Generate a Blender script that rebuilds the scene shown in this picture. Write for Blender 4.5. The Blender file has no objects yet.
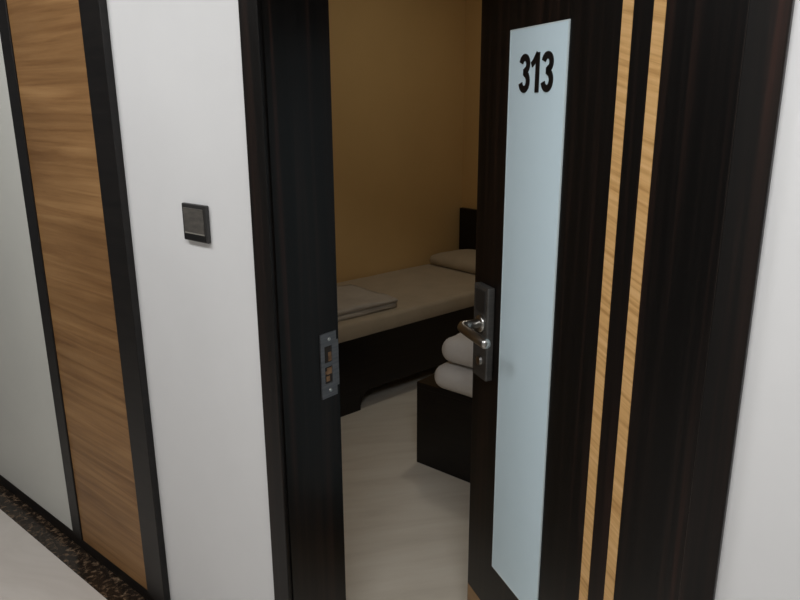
import bpy, bmesh, math, random
from mathutils import Vector, Matrix, noise

S = 0.95                      # survey units -> metres
C = bpy.context.scene.collection
V = Vector

# ------------------------------------------------------------------ helpers
def add_box(bm, x0, x1, y0, y1, z0, z1, bev=0.0, seg=2):
    r = bmesh.ops.create_cube(bm, size=1.0)
    vs = r['verts']
    for v in vs:
        v.co = V((x0 + (v.co.x + .5) * (x1 - x0), y0 + (v.co.y + .5) * (y1 - y0), z0 + (v.co.z + .5) * (z1 - z0)))
    if bev > 0:
        es = list({e for v in vs for e in v.link_edges})
        bmesh.ops.bevel(bm, geom=es, offset=bev, segments=seg, profile=.5, affect='EDGES')
    return bm

def box(*a, **k):
    return add_box(bmesh.new(), *a, **k)

def add_tube(bm, pts, radii, n=16):
    """A round bar swept through pts, capped at both ends."""
    pts = [V(p) for p in pts]
    rings = []
    up = None
    for i, p in enumerate(pts):
        t = (pts[min(i + 1, len(pts) - 1)] - pts[max(i - 1, 0)]).normalized()
        if up is None:
            up = t.orthogonal().normalized()
        up = (up - t * up.dot(t)).normalized()
        side = t.cross(up)
        r = radii[i] if hasattr(radii, '__len__') else radii
        rings.append([bm.verts.new(p + up * math.cos(2 * math.pi * k / n) * r + side * math.sin(2 * math.pi * k / n) * r) for k in range(n)])
    for a, b in zip(rings, rings[1:]):
        for k in range(n):
            bm.faces.new((a[k], a[(k + 1) % n], b[(k + 1) % n], b[k]))
    bm.faces.new(rings[0][::-1]); bm.faces.new(rings[-1])
    return bm

def add_prism(bm, outline, z0, z1):
    a = [bm.verts.new((x, y, z0)) for x, y in outline]
    b = [bm.verts.new((x, y, z1)) for x, y in outline]
    n = len(a)
    bm.faces.new(a[::-1]); bm.faces.new(b)
    for i in range(n):
        bm.faces.new((a[i], a[(i + 1) % n], b[(i + 1) % n], b[i]))
    return bm

def obj(name, bm, mat, parent=None, smooth=False, loc=None, rotz=0.0):
    bmesh.ops.recalc_face_normals(bm, faces=bm.faces[:])
    for v in bm.verts:
        v.co *= S
    me = bpy.data.meshes.new(name)
    bm.to_mesh(me); bm.free()
    for m in (mat if isinstance(mat, (list, tuple)) else [mat]):
        me.materials.append(m)
    if smooth:
        for p in me.polygons:
            p.use_smooth = True
    o = bpy.data.objects.new(name, me)
    C.objects.link(o)
    if parent: o.parent = parent
    if loc is not None: o.location = V(loc) * S
    o.rotation_euler.z = rotz
    return o

def thing(name, label, cat, loc=(0, 0, 0), rotz=0.0, group=None):
    o = bpy.data.objects.new(name, None)
    C.objects.link(o)
    o.location = V(loc) * S; o.rotation_euler.z = rotz
    o['label'] = label; o['category'] = cat
    if group: o['group'] = group
    return o

def tag(o, label, cat, group=None):
    o['label'] = label; o['category'] = cat
    if group: o['group'] = group
    return o

def struct(name, bm, mat, label=None, **k):
    o = obj(name, bm, mat, **k)
    o['kind'] = 'structure'
    if label: o['label'] = label
    return o

# ------------------------------------------------------------------ materials
def new_mat(name, rough=.5, spec=.5, metal=0.0):
    m = bpy.data.materials.new(name); m.use_nodes = True
    nt = m.node_tree
    b = nt.nodes['Principled BSDF']
    b.inputs['Roughness'].default_value = rough
    b.inputs['Specular IOR Level'].default_value = spec
    b.inputs['Metallic'].default_value = metal
    return m, nt, b

def coords(nt, scale, rot=(0, 0, 0)):
    tc = nt.nodes.new('ShaderNodeTexCoord'); mp = nt.nodes.new('ShaderNodeMapping')
    src = tc.outputs['Object']
    if any(rot):                       # turn first, then stretch
        mr = nt.nodes.new('ShaderNodeMapping'); mr.inputs['Rotation'].default_value = rot
        nt.links.new(src, mr.inputs['Vector']); src = mr.outputs['Vector']
    mp.inputs['Scale'].default_value = scale
    nt.links.new(src, mp.inputs['Vector'])
    return mp.outputs['Vector']

def noise_tex(nt, vec, scale, detail=4, rough=.55, dist=0.0):
    n = nt.nodes.new('ShaderNodeTexNoise')
    n.inputs['Scale'].default_value = scale; n.inputs['Detail'].default_value = detail
    n.inputs['Roughness'].default_value = rough; n.inputs['Distortion'].default_value = dist
    nt.links.new(vec, n.inputs['Vector'])
    return n.outputs['Fac']

def ramp(nt, fac, stops):
    r = nt.nodes.new('ShaderNodeValToRGB')
    e = r.color_ramp.elements
    while len(e) < len(stops): e.new(.5)
    for k, (p, c) in enumerate(stops):
        e[k].position = p; e[k].color = (*c, 1)
    nt.links.new(fac, r.inputs['Fac'])
    return r.outputs['Color']

def bump(nt, b, fac, strength, dist=.002):
    n = nt.nodes.new('ShaderNodeBump')
    n.inputs['Strength'].default_value = strength; n.inputs['Distance'].default_value = dist
    nt.links.new(fac, n.inputs['Height']); nt.links.new(n.outputs['Normal'], b.inputs['Normal'])

def noisy(name, stops, scale=(1, 1, 1), ns=5.0, rough=.5, spec=.5, metal=0., detail=4, dist=0., bmp=0., rot=(0, 0, 0), nrough=.55):
    m, nt, b = new_mat(name, rough, spec, metal)
    f = noise_tex(nt, coords(nt, scale, rot), ns, detail, nrough, dist)
    nt.links.new(ramp(nt, f, stops), b.inputs['Base Color'])
    if bmp: bump(nt, b, f, bmp)
    return m

def mixmul(nt, a, b_, fac=1.0):
    mx = nt.nodes.new('ShaderNodeMix'); mx.data_type = 'RGBA'; mx.blend_type = 'MULTIPLY'
    mx.inputs[0].default_value = fac
    nt.links.new(a, mx.inputs[6]); nt.links.new(b_, mx.inputs[7])
    return mx.outputs[2]

M = {}
M['paint'] = noisy('white_paint', [(.3, (.70, .70, .70)), (.7, (.735, .735, .735))], ns=3, rough=.45, spec=.3, bmp=.03)
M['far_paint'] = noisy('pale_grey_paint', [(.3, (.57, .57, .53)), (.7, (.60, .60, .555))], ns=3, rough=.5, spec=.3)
M['yellow'] = noisy('ochre_paint', [(.3, (.70, .485, .22)), (.7, (.74, .515, .235))], ns=2.5, rough=.6, spec=.2)
M['opposite'] = noisy('opposite_wall_paint', [(.3, (.40, .39, .37)), (.7, (.43, .42, .40))], ns=3, rough=.5, spec=.2)
M['ceiling'] = noisy('ceiling_paint', [(.3, (.75, .75, .73)), (.7, (.8, .8, .78))], ns=3, rough=.7, spec=.2)

def wenge(name, rough=.32, spec=.4):
    m, nt, b = new_mat(name, rough, spec)
    f = noise_tex(nt, coords(nt, (34, 34, .7)), 1.0, 6, .6, .4)
    c = ramp(nt, f, [(.3, (.0030, .0027, .0026)), (.5, (.0052, .0044, .004)), (.62, (.013, .0078, .0062)), (.76, (.030, .0125, .009))])
    nt.links.new(c, b.inputs['Base Color'])
    g = noise_tex(nt, coords(nt, (90, 90, 2.5)), 1.0, 3)
    bump(nt, b, g, .06, .001)
    return m
M['wenge'] = wenge('dark_wenge_veneer', .36, .27)
M['black_wood'] = noisy('black_stained_wood', [(.3, (.004, .0035, .0035)), (.7, (.010, .008, .007))], scale=(3, 3, 30), ns=1.5, rough=.38, spec=.35)

# horizontal grain oak of the wall panel
m, nt, b = new_mat('honey_oak_veneer', .42, .35)
f1 = noise_tex(nt, coords(nt, (1.6, 1.6, 44)), 1.0, 7, .62, .5)
f2 = noise_tex(nt, coords(nt, (.9, .9, 5.5)), 1.3, 3, .5, .3)
c1 = ramp(nt, f1, [(.25, (.185, .086, .029)), (.5, (.305, .162, .062)), (.75, (.41, .235, .097))])
c2 = ramp(nt, f2, [(.3, (.62, .58, .54)), (.65, (1, 1, 1))])
nt.links.new(mixmul(nt, c1, c2), b.inputs['Base Color']); bump(nt, b, f1, .05, .001)
M['oak'] = m

# pale inlay with slanting cross grain
m, nt, b = new_mat('pale_inlay_veneer', .4, .35)
f = noise_tex(nt, coords(nt, (4, 4, 95), (0, math.radians(-14), 0)), 1.0, 4, .55, .25)
nt.links.new(ramp(nt, f, [(.3, (.45, .24, .08)), (.5, (.66, .39, .155)), (.7, (.76, .48, .22))]), b.inputs['Base Color'])
M['inlay'] = m
M['kick'] = noisy('tan_kick_strip', [(.3, (.30, .17, .07)), (.7, (.40, .24, .11))], scale=(2, 2, 20), ns=2, rough=.45, spec=.35)

M['frost'] = noisy('frosted_glass', [(.3, (.665, .825, .90)), (.7, (.69, .845, .925))], ns=4, rough=.38, spec=.5)
M['frost_rim'] = noisy('glass_rim', [(.3, (.62, .72, .74)), (.7, (.66, .76, .78))], ns=4, rough=.3)
M['digit'] = noisy('black_lettering', [(.3, (.004, .004, .004)), (.7, (.012, .008, .008))], ns=20, rough=.45, spec=.3)

M['steel'] = noisy('satin_steel', [(.3, (.42, .41, .39)), (.7, (.52, .51, .49))], scale=(1, 1, 20), ns=5, rough=.28, metal=1)
M['lock_body'] = noisy('dark_bronze_metal', [(.3, (.085, .082, .078)), (.7, (.12, .115, .108))], scale=(1, 1, 30), ns=5, rough=.48, metal=.55)
M['strike'] = noisy('brushed_strike_steel', [(.3, (.13, .135, .145)), (.7, (.19, .195, .205))], scale=(1, 1, 30), ns=6, rough=.5, metal=.7)
M['raw_wood'] = noisy('raw_mortise_wood', [(.3, (.09, .045, .02)), (.7, (.26, .15, .075))], ns=60, rough=.8)
M['hole'] = noisy('hole_shade', [(.3, (.012, .009, .007)), (.7, (.02, .014, .01))], ns=30, rough=.9)  # flat dark colour stands for the shade inside the latch openings

M['plate'] = noisy('dark_plate_plastic', [(.3, (.022, .021, .021)), (.7, (.028, .027, .026))], ns=8, rough=.4)
M['plate_face'] = noisy('grey_plate_face', [(.35, (.065, .060, .054)), (.65, (.105, .096, .084))], scale=(1, 1, 3), ns=40, rough=.35)
M['plate_bar'] = noisy('black_plate_bar', [(.3, (.006, .006, .006)), (.7, (.009, .009, .009))], ns=8, rough=.3)
M['plate_trim'] = noisy('pale_plate_line', [(.3, (.20, .19, .17)), (.7, (.24, .23, .2))], ns=8, rough=.4)

def cloth(name, lo, hi, rough=.85):
    m, nt, b = new_mat(name, rough, .15)
    f = noise_tex(nt, coords(nt, (1, 1, 1)), 9, 5)
    nt.links.new(ramp(nt, f, [(.3, lo), (.7, hi)]), b.inputs['Base Color'])
    b.inputs['Sheen Weight'].default_value = .15
    w = noise_tex(nt, coords(nt, (1, 1, 1)), 26, 4)
    bump(nt, b, w, .25, .004)
    return m
M['sheet'] = cloth('warm_lit_sheet', (.47, .40, .29), (.53, .45, .33))  # white cloth, with the warm dim room light put into its colour
M['linen'] = cloth('white_linen', (.70, .68, .65), (.78, .76, .73))
M['blanket'] = cloth('grey_white_cloth', (.46, .42, .36), (.56, .52, .45))

# floors
m, nt, b = new_mat('corridor_marble_tile', .22, .45)
f = noise_tex(nt, coords(nt, (1, 1, 1)), 2.2, 6, .6, 1.2)
nt.links.new(ramp(nt, f, [(.3, (.52, .475, .43)), (.6, (.60, .555, .51)), (.8, (.65, .61, .57))]), b.inputs['Base Color'])
M['tile'] = m
m, nt, b = new_mat('brown_black_marble', .2, .45)
f = noise_tex(nt, coords(nt, (1, 1, 1)), 42, 7, .7, .5)
nt.links.new(ramp(nt, f, [(.36, (.008, .006, .005)), (.52, (.028, .019, .013)), (.60, (.10, .065, .04)), (.70, (.26, .19, .13))]), b.inputs['Base Color'])
M['emperador'] = m
m, nt, b = new_mat('room_pale_laminate', .38, .35)
f1 = noise_tex(nt, coords(nt, (2.2, 15, 1), (0, 0, math.radians(-52))), 1.0, 5, .55, .4)
nt.links.new(ramp(nt, f1, [(.3, (.73, .68, .585)), (.5, (.80, .75, .65)), (.72, (.85, .81, .71))]), b.inputs['Base Color'])
M['laminate'] = m

# ------------------------------------------------------------------ geometry of the place (survey units)
WX0, WX1, WT = -7.2, 1.6, .18         # corridor wall runs along x at y = 0..WT
OPX0, OPX1, OPZ = -1.25, -.245, 2.19  # door opening
CEIL = 2.65
CY = -2.0                             # far side of the corridor

# bed frame: turned a little from the corridor wall
AB = math.radians(8.0)
BO = V((-2.461, 1.425, 0))
bd = V((math.sin(AB), math.cos(AB), 0)); bn = V((math.cos(AB), -math.sin(AB), 0))
def bedpt(s, n, z=0): return BO + bd * s + bn * n + V((0, 0, z))

# corridor wall (left of the door, right of it, and above), ochre on the room side
def wall_piece(x0, x1, z0, z1, bm=None):
    bm = bm or bmesh.new()
    return add_box(bm, x0, x1, 0, WT, z0, z1)
def two_sided(o):
    for p in o.data.polygons:
        p.material_index = 1 if p.normal.y > .5 else 0
wl = struct('wall_left', wall_piece(WX0, OPX0, 0, CEIL), [M['paint'], M['yellow']]); two_sided(wl)
wr = struct('wall_right', wall_piece(OPX1, WX1, 0, CEIL), [M['paint'], M['yellow']]); two_sided(wr)
wt = struct('wall_above', wall_piece(OPX0, OPX1, OPZ, CEIL), [M['paint'], M['yellow']]); two_sided(wt)

struct('floor_corridor', box(WX0, WX1, CY, -.09, -.06, 0), M['tile'])
struct('trim_1', box(WX0, WX1, -.09, 0.0, -.06, .001), M['emperador'], label='brown black marble border along the corridor floor')
rf = bmesh.new()
add_box(rf, -4.4, .35, WT, 4.2, -.06, 0.0)
add_box(rf, OPX0, OPX1, 0.0, WT, -.06, 0.0)
struct('floor_room', rf, M['laminate'])
struct('baseboard_left', box(WX0, OPX0 - .016, -.007, 0, 0.001, .052, bev=.003), M['black_wood'])
struct('baseboard_right', box(OPX1 + .025, WX1, -.007, 0, 0.001, .052, bev=.003), M['black_wood'])
struct('wall_corridor_opposite', box(WX0, WX1, CY - .1, CY, 0, CEIL), M['opposite'])
struct('wall_corridor_end', box(WX1, WX1 + .1, CY - .1, WT, 0, CEIL), M['paint'])
struct('ceiling_corridor', box(WX0, WX1, CY, 0, CEIL, CEIL + .1), M['ceiling'])

# room shell: side wall behind the bed, back wall, far side, ceiling
def slab(p, q, thick_dir, t, z0, z1):
    bm = bmesh.new()
    a = [p, q, q + thick_dir * t, p + thick_dir * t]
    lo = [bm.verts.new((v.x, v.y, z0)) for v in a]; hi = [bm.verts.new((v.x, v.y, z1)) for v in a]
    bm.faces.new(lo[::-1]); bm.faces.new(hi)
    for i in range(4): bm.faces.new((lo[i], lo[(i + 1) % 4], hi[(i + 1) % 4], hi[i]))
    return bm
NW, SB = -.785, 1.752                 # wall behind the bed, back wall (bed coordinates)
s_front = (WT - (BO + bn * NW).y) / bd.y
struct('wall_room_left', slab(bedpt(s_front, NW), bedpt(SB, NW), -bn, .1, 0, CEIL), M['yellow'])
n_right = 2.9
struct('wall_room_back', slab(bedpt(SB, NW - .1), bedpt(SB, n_right), bd, .1, 0, CEIL), M['yellow'])
xr = .3
struct('wall_room_right', box(xr, xr + .1, WT, bedpt(SB, n_right).y, 0, CEIL), M['yellow'])
struct('ceiling_room', box(-4.2, xr + .1, WT, 3.6, CEIL, CEIL + .1), M['ceiling'])

# far pale wall panel left of the wood panel
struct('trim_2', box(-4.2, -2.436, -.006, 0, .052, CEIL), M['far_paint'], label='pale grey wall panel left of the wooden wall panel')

# ------------------------------------------------------------------ wooden wall panel with two dark borders
pn = thing('veneer_panel', 'honey brown wooden wall panel between two dark vertical borders', 'wall panel', (-2.14, 0, .052))
def pbox(x0, x1, y0, y1, bev=.002):
    return box(x0 + 2.14, x1 + 2.14, y0, y1, 0, CEIL - .052, bev=bev)
obj('panel', pbox(-2.368, -1.912, -.010, 0, 0), M['oak'], pn)
o = obj('border_strip', pbox(-2.436, -2.368, -.016, 0), M['black_wood'], pn)
o = obj('border_strip', pbox(-1.912, -1.808, -.022, 0), M['black_wood'], pn)

# ------------------------------------------------------------------ square wall plate
wp = thing('wall_switch', 'small dark square switch plate on the white wall', 'switch', (-1.488, 0, 1.3215))
obj('plate', box(-.050, .050, -.011, 0, -.046, .046, bev=.003), M['plate'], wp)
obj('touch_face', box(-.040, .040, -.0135, -.010, -.024, .036, bev=.001), M['plate_face'], wp)['label'] = 'greyish square face of the plate'
obj('trim_line', box(-.040, .040, -.0128, -.010, -.0275, -.024), M['plate_trim'], wp)
obj('indicator_bar', box(-.042, .042, -.0128, -.010, -.042, -.0285), M['plate_bar'], wp)

# ------------------------------------------------------------------ door frame
fb = bmesh.new()
JX0, JX1 = -1.206, -.272
add_box(fb, -1.266, JX0, -.012, .0, 0.001, 2.20, bev=.002)           # architraves
add_box(fb, JX1, -.223, -.012, .0, 0.001, 2.20, bev=.002)
add_box(fb, -1.266, -.223, -.012, .0, 2.13, 2.20, bev=.002)
add_box(fb, OPX0, JX0, 0, .191, 0.001, OPZ)                           # jambs and head
add_box(fb, JX1, OPX1, 0, .191, 0.001, OPZ)
add_box(fb, JX0, JX1, 0, .191, 2.13, OPZ)
add_box(fb, JX0, JX0 + .004, 0.0, .118, 0.001, 2.13)        # stop
add_box(fb, JX1 - .004, JX1, 0.0, .118, 0.001, 2.13)
add_box(fb, JX0 + .004, JX1 - .004, 0.0, .118, 2.12, 2.13)
fr = struct('trim_3', fb, M['wenge'], label='dark wooden door frame around the open doorway')

# strike plate on the left jamb: a plate with two latch openings, a lip, flat pockets coloured as recess shade, and screws
def plate_with_holes(ys, zs, holes, x0, x1):
    bm = bmesh.new()
    for i in range(len(ys) - 1):
        for j in range(len(zs) - 1):
            if (i, j) not in holes:
                add_box(bm, x0, x1, ys[i], ys[i + 1], zs[j], zs[j + 1])
    bmesh.ops.remove_doubles(bm, verts=bm.verts[:], dist=1e-5)
    return bm
sp = obj('strike_plate', plate_with_holes([.126, .138, .164, .179], [.888, .925, .970, .980, 1.024, 1.058], {(1, 1), (1, 3)}, JX0, JX0 + .004), M['strike'], fr)
sp['label'] = 'steel strike plate on the left jamb'
lip = bmesh.new(); add_box(lip, JX0 + .0005, JX0 + .004, .179, .187, .912, 1.034, bev=.001)
obj('lip', lip, M['strike'], sp)
obj('latch_pocket_shade', box(JX0 - .0002, JX0 + .0008, .138, .164, .980, 1.024), M['hole'], sp)
obj('latch_pocket_shade', box(JX0 - .0002, JX0 + .0008, .138, .164, .925, .970), M['hole'], sp)
rw = bmesh.new()
for (y0, y1, z0, z1) in ((.153, .164, .982, 1.006), (.147, .164, .948, .966), (.144, .157, .930, .944), (.1385, .147, .950, .958)):
    add_box(rw, JX0, JX0 + .0014, y0, y1, z0, z1, bev=.0004)
obj('chipped_wood', rw, M['raw_wood'], sp)
for z in (.906, 1.041):
    s = bmesh.new(); add_tube(s, [(JX0 + .003, .155, z), (JX0 + .0055, .155, z)], [.0055, .0042], 14)
    obj('screw', s, M['steel'], sp)

# ------------------------------------------------------------------ door leaf
TH = math.radians(29.2)
# local axes: x runs from the hinge to the free edge, y out of the corridor face, z up
door = bpy.data.objects.new('door_1', None); C.objects.link(door)
door['kind'] = 'structure'
door['label'] = 'open dark wooden room door numbered 313 with frosted strip'
ex = V((-math.cos(TH), math.sin(TH), 0)); ny = V((-math.sin(TH), -math.cos(TH), 0))
# x -> ex, y -> ny is a left-handed pair with z up, so parts are built with mirrored x (hx below)
door.location = V((-.26, .13, 0)) * S
door.rotation_euler.z = math.atan2(-ex.y, -ex.x)     # local +x points from the free edge to the hinge side
def dbox(e0, e1, o0, o1, z0, z1, **k):               # e from hinge, o out of the face towards the corridor
    return box(-e1, -e0, -o1, -o0, z0, z1, **k)
DW = .914
obj('leaf', dbox(.012, DW, -.046, 0, .163, 2.115, bev=.0015), M['wenge'], door)
obj('kick_strip', dbox(.012, DW, -.046, 0.0, .010, .163, bev=.0015), M['kick'], door)['label'] = 'tan strip along the foot of the door'
gl = obj('glass_panel', dbox(.5225, .757, 0, .0022, .331, 1.760), M['frost'], door)
gl['label'] = 'long narrow frosted glass strip'
rim = bmesh.new()
for a in ((.757, .7595, .331, 1.760), (.520, .5225, .331, 1.760), (.520, .7595, 1.760, 1.7625), (.520, .7595, .3285, .331)):
    add_box(rim, -a[1], -a[0], -.0028, 0, a[2], a[3])
obj('glass_edge', rim, M['frost_rim'], door)
for e0, e1 in ((.326, .356), (.242, .272)):
    obj('inlay_strip', dbox(e0, e1, -.001, .0009, .163, 2.115), M['inlay'], door)['label'] = 'pale wood inlay strip'

# the number, built as bold sans-serif strokes
def stroke(bm, pts, w, y0, y1):
    """A flat thick pen line through pts (x, z), raised from y0 to y1."""
    n = len(pts); L, R = [], []
    for i, p in enumerate(pts):
        a = V(pts[max(i - 1, 0)]); b_ = V(pts[min(i + 1, n - 1)])
        t = (b_ - a).normalized(); nn = V((-t.y, t.x))
        ww = w[i] if hasattr(w, '__len__') else w
        L.append(V(p) + nn * ww / 2); R.append(V(p) - nn * ww / 2)
    fa = [[bm.verts.new((q.x, y, q.y)) for q in side] for side in (L, R) for y in (y0, y1)]
    l0, l1, r0, r1 = fa
    for i in range(n - 1):
        bm.faces.new((l1[i], l1[i + 1], r1[i + 1], r1[i])); bm.faces.new((l0[i + 1], l0[i], r0[i], r0[i + 1]))
        bm.faces.new((l0[i], l0[i + 1], l1[i + 1], l1[i])); bm.faces.new((r0[i + 1], r0[i], r1[i], r1[i + 1]))
    bm.faces.new((l0[0], l1[0], r1[0], r0[0])); bm.faces.new((l1[-1], l0[-1], r0[-1], r1[-1]))
def digit3(bm, x, z, w, h, t, y0, y1):
    rx, ru, rl = w / 2 - t / 2, h * .255 - t / 2 + .001, h * .285 - t / 2 + .001
    cu, cl = z + h - t / 2 - ru, z + t / 2 + rl
    arc = lambda cx, cz, a0, a1, r1, r2: [(cx + r1 * math.cos(math.radians(a0 + (a1 - a0) * k / 18)), cz + r2 * math.sin(math.radians(a0 + (a1 - a0) * k / 18))) for k in range(19)]
    cx = x + w / 2
    stroke(bm, arc(cx, cu, 168, -88, rx * .95, ru), t, y0, y1)
    stroke(bm, arc(cx, cl, 88, -168, rx, rl), t, y0, y1)
    stroke(bm, [(cx - w * .10, (cu - ru + cl + rl) / 2), (cx + w * .16, (cu - ru + cl + rl) / 2)], t * .95, y0, y1)
def digit1(bm, x, z, w, h, t, y0, y1):
    stroke(bm, [(x + w - t / 2, z), (x + w - t / 2, z + h)], t, y0, y1)
    stroke(bm, [(x + w * .02, z + h * .70), (x + w * .34, z + h * .78), (x + w - t * .55, z + h * .985)], [t * .8, t * .85, t * .75], y0, y1)
nb_ = bmesh.new()
NZ, NH = 1.6225, .084
digit3(nb_, -.711, NZ, .047, NH, .0150, -.0042, -.0020)
digit1(nb_, -.6580, NZ, .033, NH, .0150, -.0042, -.0020)
digit3(nb_, -.6160, NZ, .047, NH, .0150, -.0042, -.0020)
obj('room_number', nb_, M['digit'], door)['label'] = 'black number 313 on the frosted glass'

# lock set with lever handle
lk = obj('door_lock', dbox(.795, .875, 0, .022, .880, 1.138, bev=.004), M['lock_body'], door)
lk['label'] = 'dark metal lock plate with lever handle'
LZ = 1.036; LX = .025
lv = bmesh.new()
add_tube(lv, [(-.853 + LX, -.020, LZ), (-.853 + LX, -.030, LZ)], [.024, .022], 24)
add_tube(lv, [(x + LX, y, LZ + z) for x, y, z in ((-.853, -.028, 0), (-.853, -.064, 0), (-.851, -.076, 0), (-.842, -.083, -.001), (-.825, -.086, -.002), (-.765, -.084, -.004), (-.714, -.081, -.006), (-.706, -.080, -.0065))],
         [.0125, .0125, .013, .013, .0125, .013, .0135, .010], 16)
obj('lever_handle', lv, M['steel'], lk, smooth=True)['label'] = 'shiny steel lever handle'
cy = bmesh.new(); add_tube(cy, [(-.830, -.020, .930), (-.830, -.028, .930)], [.014, .012], 20)
obj('key_cylinder', cy, M['steel'], lk)
cs = box(-.862, -.808, -.0236, -.021, 1.066, 1.126, bev=.002)
obj('card_reader', cs, M['plate'], lk)

# ------------------------------------------------------------------ bed
bed = thing('bed', 'low single bed with dark wooden frame along the yellow wall', 'bed', BO, -AB)
# local: x = away from the wall (bn), y = towards the headboard (bd)
BW, S0, S1 = -.775, -.36, 1.715
ob = bmesh.new()
obj('side_rail', box(-.03, 0, S0, S1, .105, .413, bev=.003), M['black_wood'], bed)
obj('side_rail', box(BW, BW + .03, S0, S1, .105, .413, bev=.003), M['black_wood'], bed)
obj('foot_rail', box(BW + .03, -.03, S0, S0 + .03, .105, .413, bev=.003), M['black_wood'], bed)
obj('platform', box(BW + .03, -.03, S0 + .03, S1, .36, .395), M['black_wood'], bed)
obj('foot_block', box(BW + .02, -.003, S0 + .03, .145, 0.0, .36, bev=.003), M['black_wood'], bed)
br = bmesh.new()                       # rounded bracket between foot block and rail
arc_ = [(.145, .106), (.145, .030)] + [(.145 + .085 * (1 - math.cos(math.radians(a))), .030 + .076 * math.sin(math.radians(a))) for a in range(9, 91, 9)]
va = [br.verts.new((-.022, y, z)) for y, z in arc_]; vb = [br.verts.new((-.002, y, z)) for y, z in arc_]
br.faces.new(va); br.faces.new(vb[::-1])
for i in range(len(va)): br.faces.new((va[i], vb[i], vb[(i + 1) % len(va)], va[(i + 1) % len(va)]))
obj('corner_bracket', br, M['black_wood'], bed)
for x in (BW + .03, -.11):
    obj('leg', box(x, x + .08, S1 - .12, S1 - .04, 0, .36, bev=.003), M['black_wood'], bed)
obj('headboard', box(BW, .02, S1, S1 + .033, .08, .866, bev=.004), M['black_wood'], bed)

def soft(x0, x1, y0, y1, z0, z1, r, amp, seed, cuts=10, puff=0.0, seg=5):
    """A cushion-like block: rounded edges, gentle lumps, optional swelling in the middle."""
    bm = bmesh.new()
    r_ = bmesh.ops.create_grid(bm, x_segments=cuts, y_segments=cuts, size=.5)
    top = bm.verts[:]
    bm.free()
    bm = bmesh.new()
    N = cuts * 2
    def prof(u):                       # superellipse falloff at the border
        return u
    rows = []
    hx, hy, hz = (x1 - x0) / 2, (y1 - y0) / 2, (z1 - z0) / 2
    K = 12
    rings = []
    for k in range(K + 1):
        a = -math.pi / 2 + math.pi * k / K
        inset = r * (1 - math.cos(a)); zz = (hz) * math.sin(a) if r >= hz else (hz - r) * (1 if a > 0 else -1 if a < 0 else 0) + r * math.sin(a)
        rings.append((inset, zz))
    def loop(inset, zz):
        pts = []
        cr = max(r * 1.2 - inset, .002)
        ax, ay = hx - inset - cr, hy - inset - cr
        for cx_, cy_, a0 in ((ax, ay, 0), (-ax, ay, 90), (-ax, -ay, 180), (ax, -ay, 270)):
            for q in range(seg + 1):
                a = math.radians(a0 + 90 * q / seg); pts.append((cx_ + cr * math.cos(a), cy_ + cr * math.sin(a), zz))
            # straight run to the next corner gets extra points
            nxt = {0: (-ax, ay + cr), 90: (-ax - cr, -ay), 180: (ax, -ay - cr), 270: (ax + cr, ay)}[a0]
            p = pts[-1]
            for q in range(1, cuts):
                t = q / cuts; pts.append((p[0] + (nxt[0] - p[0]) * t, p[1] + (nxt[1] - p[1]) * t, zz))
        return pts
    loops = [[bm.verts.new(p) for p in loop(i, z)] for i, z in rings]
    for A, B in zip(loops, loops[1:]):
        n = len(A)
        for q in range(n): bm.faces.new((A[q], A[(q + 1) % n], B[(q + 1) % n], B[q]))
    def cap(L, up):
        cur = L
        for t in (.82, .62, .42, .22):
            nx = [bm.verts.new((L[q].co.x * t, L[q].co.y * t, L[q].co.z)) for q in range(len(L))]
            for q in range(len(L)): bm.faces.new((cur[q], cur[(q + 1) % len(L)], nx[(q + 1) % len(L)], nx[q]))
            cur = nx
        bm.faces.new(cur)
    cap(loops[0], False); cap(loops[-1], True)
    c = V(((x0 + x1) / 2, (y0 + y1) / 2, (z0 + z1) / 2))
    for v in bm.verts:
        u, w = abs(v.co.x) / hx, abs(v.co.y) / hy
        if v.co.z > 0 and puff:
            v.co.z += puff * max(0, 1 - u ** 2.2) * max(0, 1 - w ** 2.2)
        if v.co.z > -hz * .9:
            n = noise.noise((v.co + V((seed, seed * 1.7, seed * .3))) * 7) + .5 * noise.noise((v.co + V((seed, 0, 0))) * 17)
            v.co.z += amp * n * (1 if v.co.z > 0 else .5)
            v.co.x += amp * .4 * noise.noise((v.co + V((0, seed, 3))) * 9)
        v.co += c
    return bm

obj('mattress', soft(BW + .006, -.004, S0 + .01, S1 - .006, .394, .503, .028, .0025, 3.1, cuts=26), M['sheet'], bed, smooth=True)['label'] = 'mattress under a plain pale sheet'

pl = obj('pillow', soft(-.26, .26, -.175, .175, 0, .062, .030, .006, 8.4, puff=.045, cuts=12), M['sheet'], smooth=True, loc=bedpt(1.527, -.475, .506), rotz=-AB)
tag(pl, 'pale pillow lying against the headboard on the bed', 'pillow')

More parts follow.
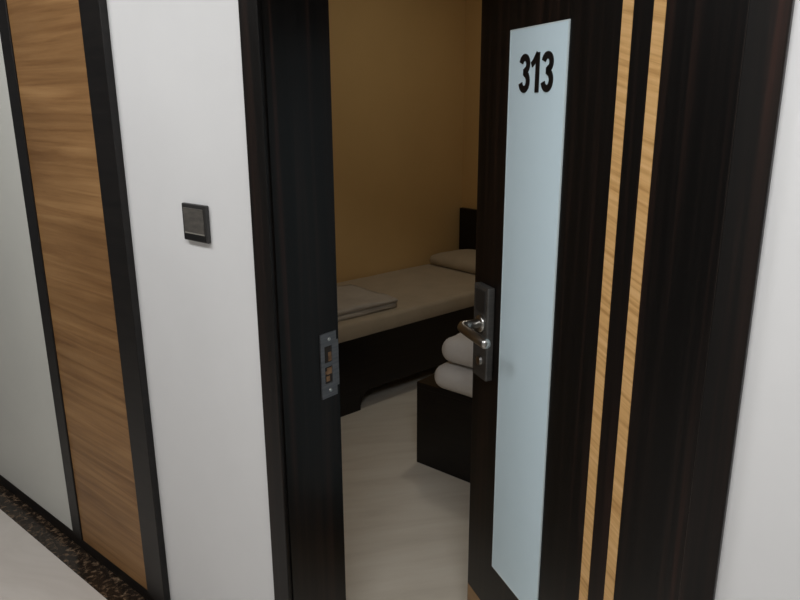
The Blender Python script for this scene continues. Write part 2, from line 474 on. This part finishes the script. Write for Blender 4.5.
# folded cloth on the near part of the bed: layered folds
def folded(x0, x1, y0, y1, z0, layers, t, seed, fold_right=True):
    """A cloth folded back and forth: a ribbon of round folds in x-z, swept along y."""
    prof = []
    # centre line snaking between x0 and x1
    z = z0 + t / 2
    for k in range(layers):
        a, b_ = (x0, x1) if k % 2 == 0 else (x1, x0)
        rr = t / 2
        a += rr if a == x0 else -rr; b_ += -rr if b_ == x1 else rr
        if k == 0: a = a
        for q in range(13):
            prof.append((a + (b_ - a) * q / 12, z))
        if k < layers - 1:
            sg = 1 if b_ > a else -1
            for q in range(1, 6):
                an = -math.pi / 2 + math.pi * q / 6
                prof.append((b_ + sg * rr * math.cos(an) , z + t / 2 + t / 2 * math.sin(an)))
            z += t
    bm = bmesh.new()
    n = len(prof); hw = t * .46
    off = []
    for i in range(n):
        a = V(prof[max(i - 1, 0)]); b_ = V(prof[min(i + 1, n - 1)])
        tg = (b_ - a).normalized(); off.append(V((-tg.y, tg.x)) * hw)
    ny_ = 16; sl = []
    for j in range(ny_ + 1):
        v = j / ny_; y = y0 + (y1 - y0) * v
        ring = []
        for sgn, rng in ((1, range(n)), (-1, range(n - 1, -1, -1))):
            for i in rng:
                p = V(prof[i]) + off[i] * sgn
                jit = .009 * noise.noise(V((p.x * 6 + seed, y * 6, p.y * 30))) + .006 * noise.noise(V((p.x * 15, y * 14 + seed, p.y * 60)))
                hgt = (p.y - z0) / (layers * t)
                edge = .010 * noise.noise(V((seed, p.y * 40, p.x * 3))) * (1 if j in (0, ny_) else 0)
                ring.append(bm.verts.new((p.x + jit * 1.2, y + edge, max(p.y + jit * hgt, z0 + .0005))))
        sl.append(ring)
    m_ = len(sl[0])
    for A, B in zip(sl, sl[1:]):
        for q in range(m_): bm.faces.new((A[q], A[(q + 1) % m_], B[(q + 1) % m_], B[q]))
    for ring, rev in ((sl[0], True), (sl[-1], False)):
        for i in range(n - 1):
            f = (ring[i], ring[i + 1], ring[m_ - 2 - i], ring[m_ - 1 - i])
            bm.faces.new(f[::-1] if rev else f)
    return bm
bl = obj('folded_blanket', folded(-.215, .215, -.25, .25, 0, 4, .0145, 2.2), M['blanket'], smooth=True, loc=bedpt(.215, -.285, .5045), rotz=-AB - math.radians(1.5))
tag(bl, 'thin grey white cloth folded flat on the near end of the bed', 'blanket')

# ------------------------------------------------------------------ low dark bench and folded bedding
bench = thing('low_bench', 'low black wooden block bench behind the open door', 'bench', (-1.40, 1.31, 0))
obj('bench_top', box(-.45, .45, 0, .62, .372, .400, bev=.003), M['black_wood'], bench)
obj('front_panel', box(-.45, .45, 0.001, .022, 0, .372, bev=.002), M['black_wood'], bench)
obj('back_panel', box(-.45, .45, .598, .619, 0, .372, bev=.002), M['black_wood'], bench)
for x in (-.449, .429):
    obj('side_panel', box(x, x + .020, .022, .598, 0, .372, bev=.002), M['black_wood'], bench)

q1 = obj('folded_quilt', soft(-.28, .28, -.20, .20, 0, .108, .052, .004, 1.3, cuts=12), M['linen'], smooth=True, loc=(-1.478, 1.478, .4015))
tag(q1, 'thick folded white quilt lying directly on the black bench', 'quilt', 'folded white quilts on the bench')
q2 = obj('folded_quilt', soft(-.265, .265, -.185, .185, 0, .11, .054, .005, 5.6, cuts=12, puff=.012), M['linen'], smooth=True, loc=(-1.480, 1.495, .517))
tag(q2, 'puffed white quilt on top of the other folded quilt', 'quilt', 'folded white quilts on the bench')

# ------------------------------------------------------------------ lights: recessed ceiling lamps of the corridor and a weak fill lamp added in the room
m, nt, b = new_mat('lamp_diffuser', .5)
b.inputs['Emission Color'].default_value = (1, .98, .95, 1); b.inputs['Emission Strength'].default_value = 2
b.inputs['Base Color'].default_value = (.9, .9, .9, 1)
M['lamp'] = m
M['lamp_ring'] = noisy('lamp_ring_white', [(.3, (.7, .7, .7)), (.7, (.75, .75, .75))], ns=5, rough=.4)
def room_fill_light(x, y, power, size, label, col=(.985, .99, 1), z=CEIL):
    t = thing('ceiling_light', label, 'ceiling light', (x, y, z))
    r = bmesh.new(); add_tube(r, [(0, 0, 0), (0, 0, -.012)], [size / 2 + .02, size / 2 + .012], 32)
    obj('ring', r, M['lamp_ring'], t)
    d = bmesh.new(); add_tube(d, [(0, 0, -.012), (0, 0, -.015)], [size / 2, size / 2], 32)
    obj('diffuser', d, M['lamp'], t)
    li = bpy.data.lights.new('lamp_light', 'AREA'); li.shape = 'DISK'; li.size = size * S; li.energy = power; li.color = col
    lo = bpy.data.objects.new('lamp_light', li); C.objects.link(lo); lo.parent = t; lo.location = (0, 0, -.022)
    return t
def panel_light(x, y, power, sx, sy, label, col=(.985, .99, 1), z=CEIL):
    t = thing('ceiling_light', label, 'ceiling light', (x, y, z), group='ceiling light panels in the corridor')
    f = bmesh.new()
    for x0, x1, y0, y1 in ((-sx / 2 - .02, sx / 2 + .02, -sy / 2 - .02, -sy / 2), (-sx / 2 - .02, sx / 2 + .02, sy / 2, sy / 2 + .02),
                           (-sx / 2 - .02, -sx / 2, -sy / 2, sy / 2), (sx / 2, sx / 2 + .02, -sy / 2, sy / 2)):
        add_box(f, x0, x1, y0, y1, -.014, 0)
    obj('frame', f, M['lamp_ring'], t)
    obj('diffuser', box(-sx / 2, sx / 2, -sy / 2, sy / 2, -.010, 0), M['lamp'], t)
    li = bpy.data.lights.new('lamp_light', 'AREA'); li.shape = 'RECTANGLE'; li.size = sx * S; li.size_y = sy * S; li.energy = power; li.color = col
    lo = bpy.data.objects.new('lamp_light', li); C.objects.link(lo); lo.parent = t; lo.location = (0, 0, -.022)
    return t
panel_light(-.05, -.95, 24, 1.2, .3, 'long ceiling light panel in the corridor in front of the door')
panel_light(-2.0, -.95, 17, 1.2, .3, 'long ceiling light panel in front of the wooden wall panel')
room_fill_light(-2.0, 2.15, 2.8, .24, 'added round fill light inside the room', (1, .92, .78))  # added fill lamp, brightens the dim room and its ochre wall

w = bpy.data.worlds.new('world'); bpy.context.scene.world = w; w.use_nodes = True
w.node_tree.nodes['Background'].inputs['Color'].default_value = (.9, .95, 1, 1)
w.node_tree.nodes['Background'].inputs['Strength'].default_value = .12

# ------------------------------------------------------------------ camera
def cam_axes(pitch, roll, yaw):
    cyw, syw = math.cos(yaw), math.sin(yaw)
    fwd = V((-syw * math.cos(pitch), cyw * math.cos(pitch), -math.sin(pitch)))
    r = V((cyw, syw, 0)); u = r.cross(fwd)
    c, s = math.cos(roll), math.sin(roll)
    return r * c + u * s, u * c - r * s, -fwd
ax, ay, az = cam_axes(math.radians(15.5), math.radians(-.27), math.radians(40.1))
cd = bpy.data.cameras.new('camera'); cam = bpy.data.objects.new('camera', cd); C.objects.link(cam)
cam.matrix_world = Matrix(((ax.x, ay.x, az.x, 0), (ax.y, ay.y, az.y, -1.0 * S), (ax.z, ay.z, az.z, 1.6 * S), (0, 0, 0, 1)))
cd.sensor_width = 36; cd.lens = 36 * 707.6 / 800; cd.clip_start = .02
sc = bpy.context.scene
sc.camera = cam
sc.view_settings.view_transform = 'Standard'; sc.view_settings.look = 'None'
sc.view_settings.exposure = 0.0; sc.view_settings.gamma = 1.0; sc.view_settings.use_curve_mapping = False
